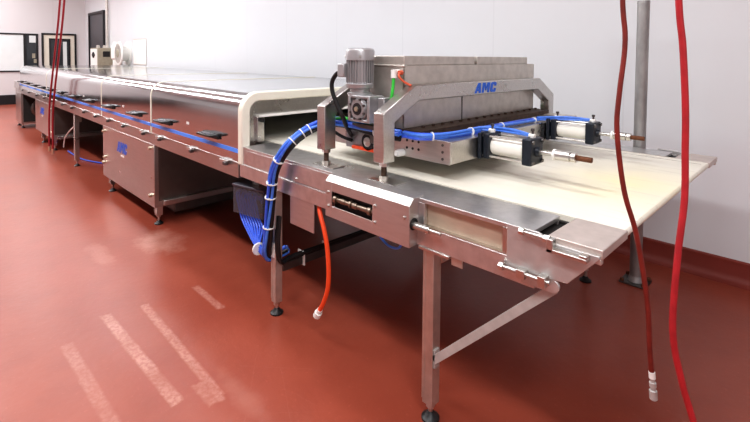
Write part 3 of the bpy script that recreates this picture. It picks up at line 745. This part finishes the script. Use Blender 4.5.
# ------------------------------------------------------------------ steel post by the wall
ps = thing('steel_post', (-.957, 3.612, 0), 'tall grey galvanised steel post bolted to the red floor behind the belt end', 'post')
pm = MB(); cx, cy = -.957, 3.612
pm.lathe((cx, cy, .008), (cx, cy, 2.0), [(0, .039), (1, .039)], 28)
pm.build('post_tube', 'pole', ps)
MB().lathe((cx, cy, 1.985), (cx, cy, 2.004), [(0, .041), (1, .039)], 28).build('post_cap', 'pole', ps)
MB().box(cx-.085, cx+.085, cy-.085, cy+.085, 0, .012).build('base_plate', 'dark_steel', ps, .003)
MB().lathe((cx, cy, .01), (cx, cy, .05), [(0, .052), (.6, .044), (1, .040)], 24).build('weld_collar', 'pole', ps)
for a in (-1, 1):
    for b_ in (-1, 1): MB().hexnut((cx+a*.068, cy+b_*.068, .012), (cx+a*.068, cy+b_*.068, .03), .014).build('anchor_bolt', 'rust', ps)

# ------------------------------------------------------------------ equipment on the back wall
cbx = thing('control_box', (-15.3, 3.9, 1.15), 'beige steel control box on the far back wall beside the dark door', 'control box')
MB().box(-15.72, -14.95, 3.68, YB, 1.12, 1.78).build('enclosure', 'beige', cbx, .01)
MB().box(-14.95, -14.94, 3.81, 3.99, 1.52, 1.68).build('black_display', 'black', cbx)
k = MB().prism([(-15.45, 1.575), (-15.33, 1.66), (-15.21, 1.575), (-15.33, 1.49)], 'y', 3.64, 3.68).build('black_switch', 'black', cbx)
MB().box(-15.70, -15.02, 3.672, 3.68, 1.15, 1.75).build('pale_door', 'white', cbx)
for y in (3.75, 3.92): MB().lathe((-15.2, y, 1.78), (-15.2, y, 1.86), [(0, .05), (.7, .05), (1, .03)], 14).build('cap', 'dull', cbx)
tag(MB().cyl((-15.46, 4.06, 1.80), (-15.46, 4.06, 4.19), .035, n=12).lathe((-15.46, 4.06, 1.7), (-15.46, 4.06, 1.85), [(0, .09), (.6, .08), (1, .05)], 12).build('conduit', 'dull', loc=(-15.46, 4.06, 1.7)),
    'grey conduit pipe running up the back wall from the beige control box', 'pipe')
hr = thing('hose_reel', (-13.9, 3.95, 1.25), 'white hose reel on the back wall between the control box and the blank panel', 'hose reel')
MB().lathe((-13.72, YB, 1.62), (-13.72, 3.86, 1.62), [(0, .33), (.12, .33), (.14, .2), (.86, .2), (.88, .33), (1, .31)], 28).build('drum', 'white', hr)
MB().lathe((-13.72, 3.86, 1.62), (-13.72, 3.84, 1.62), [(0, .12), (1, .10)], 18).build('hub', 'beige', hr)
MB().lathe((-13.72, 3.862, 1.62), (-13.72, 3.85, 1.62), [(0, .26), (1, .26), (1.0, .22)], 28).build('flange_ring', 'dull', hr)
MB().box(-14.05, -13.45, 3.88, YB, 1.24, 1.29).build('bracket', 'white', hr)
vl = thing('valve_unit', (-14.3, 3.95, 1.25), 'white valve unit with a yellow label on the back wall, left of the hose reel', 'valve unit')
MB().lathe((-14.38, 4.0, 1.28), (-14.38, 4.0, 1.95), [(0, .09), (.25, .09), (.3, .13), (.8, .13), (.86, .09), (1, .07)], 18).build('housing', 'white', vl)
MB().box(-14.26, -14.244, 3.94, 4.03, 1.45, 1.6).build('yellow_label', 'yellow', vl)
MB().box(-14.55, -14.2, 3.95, YB, 1.24, 1.29).build('bracket', 'beige', vl)
wp = MB().box(-13.28, -12.33, YB-.014, YB, 1.34, 1.985).build('wall_panel', 'white', loc=(-12.8, YB, 1.34), bev=.003)
tag(wp, 'blank white square panel fixed to the back wall right of the hose reel', 'panel')
MB().box(-13.30, -12.31, YB-.008, YB, 1.32, 2.005).build('panel_rim', 'dull', wp)

# ------------------------------------------------------------------ lights
def area(x, y, z, sx, sy, e, c=(.97, .985, 1)):
    l = bpy.data.lights.new('ceiling_light', 'AREA'); l.shape = 'RECTANGLE'; l.size = sx; l.size_y = sy; l.energy = e; l.color = c
    o = bpy.data.objects.new('ceiling_light', l); o.location = (x, y, z); col.objects.link(o); return o
for x in (-1.4, -4.4, -7.4, -10.4, -13.4, -16.4):
    area(x, -.3, ZC-.03, 2.5, .3, 80 if x > -9 else 120)
for x in (-1.8, -5.4, -9.0, -12.6, -16.0):
    area(x, 1.9, ZC-.03, 2.5, .3, 31 if x > -8 else 46, (.97, .98, 1))
area(1.6, -.6, ZC-.03, 2.0, .5, 118)  # unseen lamp added behind the camera to brighten the right of the wall

world = bpy.data.worlds.new('world'); sc.world = world; world.use_nodes = True
world.node_tree.nodes['Background'].inputs[0].default_value = (.8, .85, .9, 1)
world.node_tree.nodes['Background'].inputs[1].default_value = .3

# ------------------------------------------------------------------ camera
F, YAW, PIT, ROLL, PY = 458.6, math.radians(135.0256), math.radians(-2.1835), math.radians(.4828), 73.87
cy_, sy_, cp_, sp_ = math.cos(YAW), math.sin(YAW), math.cos(PIT), math.sin(PIT)
fw = V((cy_*cp_, sy_*cp_, sp_)); ri = V((sy_, -cy_, 0)); up = ri.cross(fw)
r2 = ri*math.cos(ROLL)+up*math.sin(ROLL); u2 = up*math.cos(ROLL)-ri*math.sin(ROLL)
cam = bpy.data.cameras.new('camera'); co = bpy.data.objects.new('camera', cam); col.objects.link(co)
mw = Matrix((r2, u2, -fw)).transposed().to_4x4(); mw.translation = (0, 0, 1.6); co.matrix_world = mw
cam.sensor_width = 36; cam.sensor_fit = 'HORIZONTAL'; cam.lens = F/750*36
cam.shift_y = -(211-PY)/750; cam.clip_start = .05
sc.camera = co
sc.view_settings.view_transform = 'Standard'; sc.view_settings.look = 'Medium High Contrast'
sc.view_settings.exposure = .12
sc.view_settings.gamma = 1.0
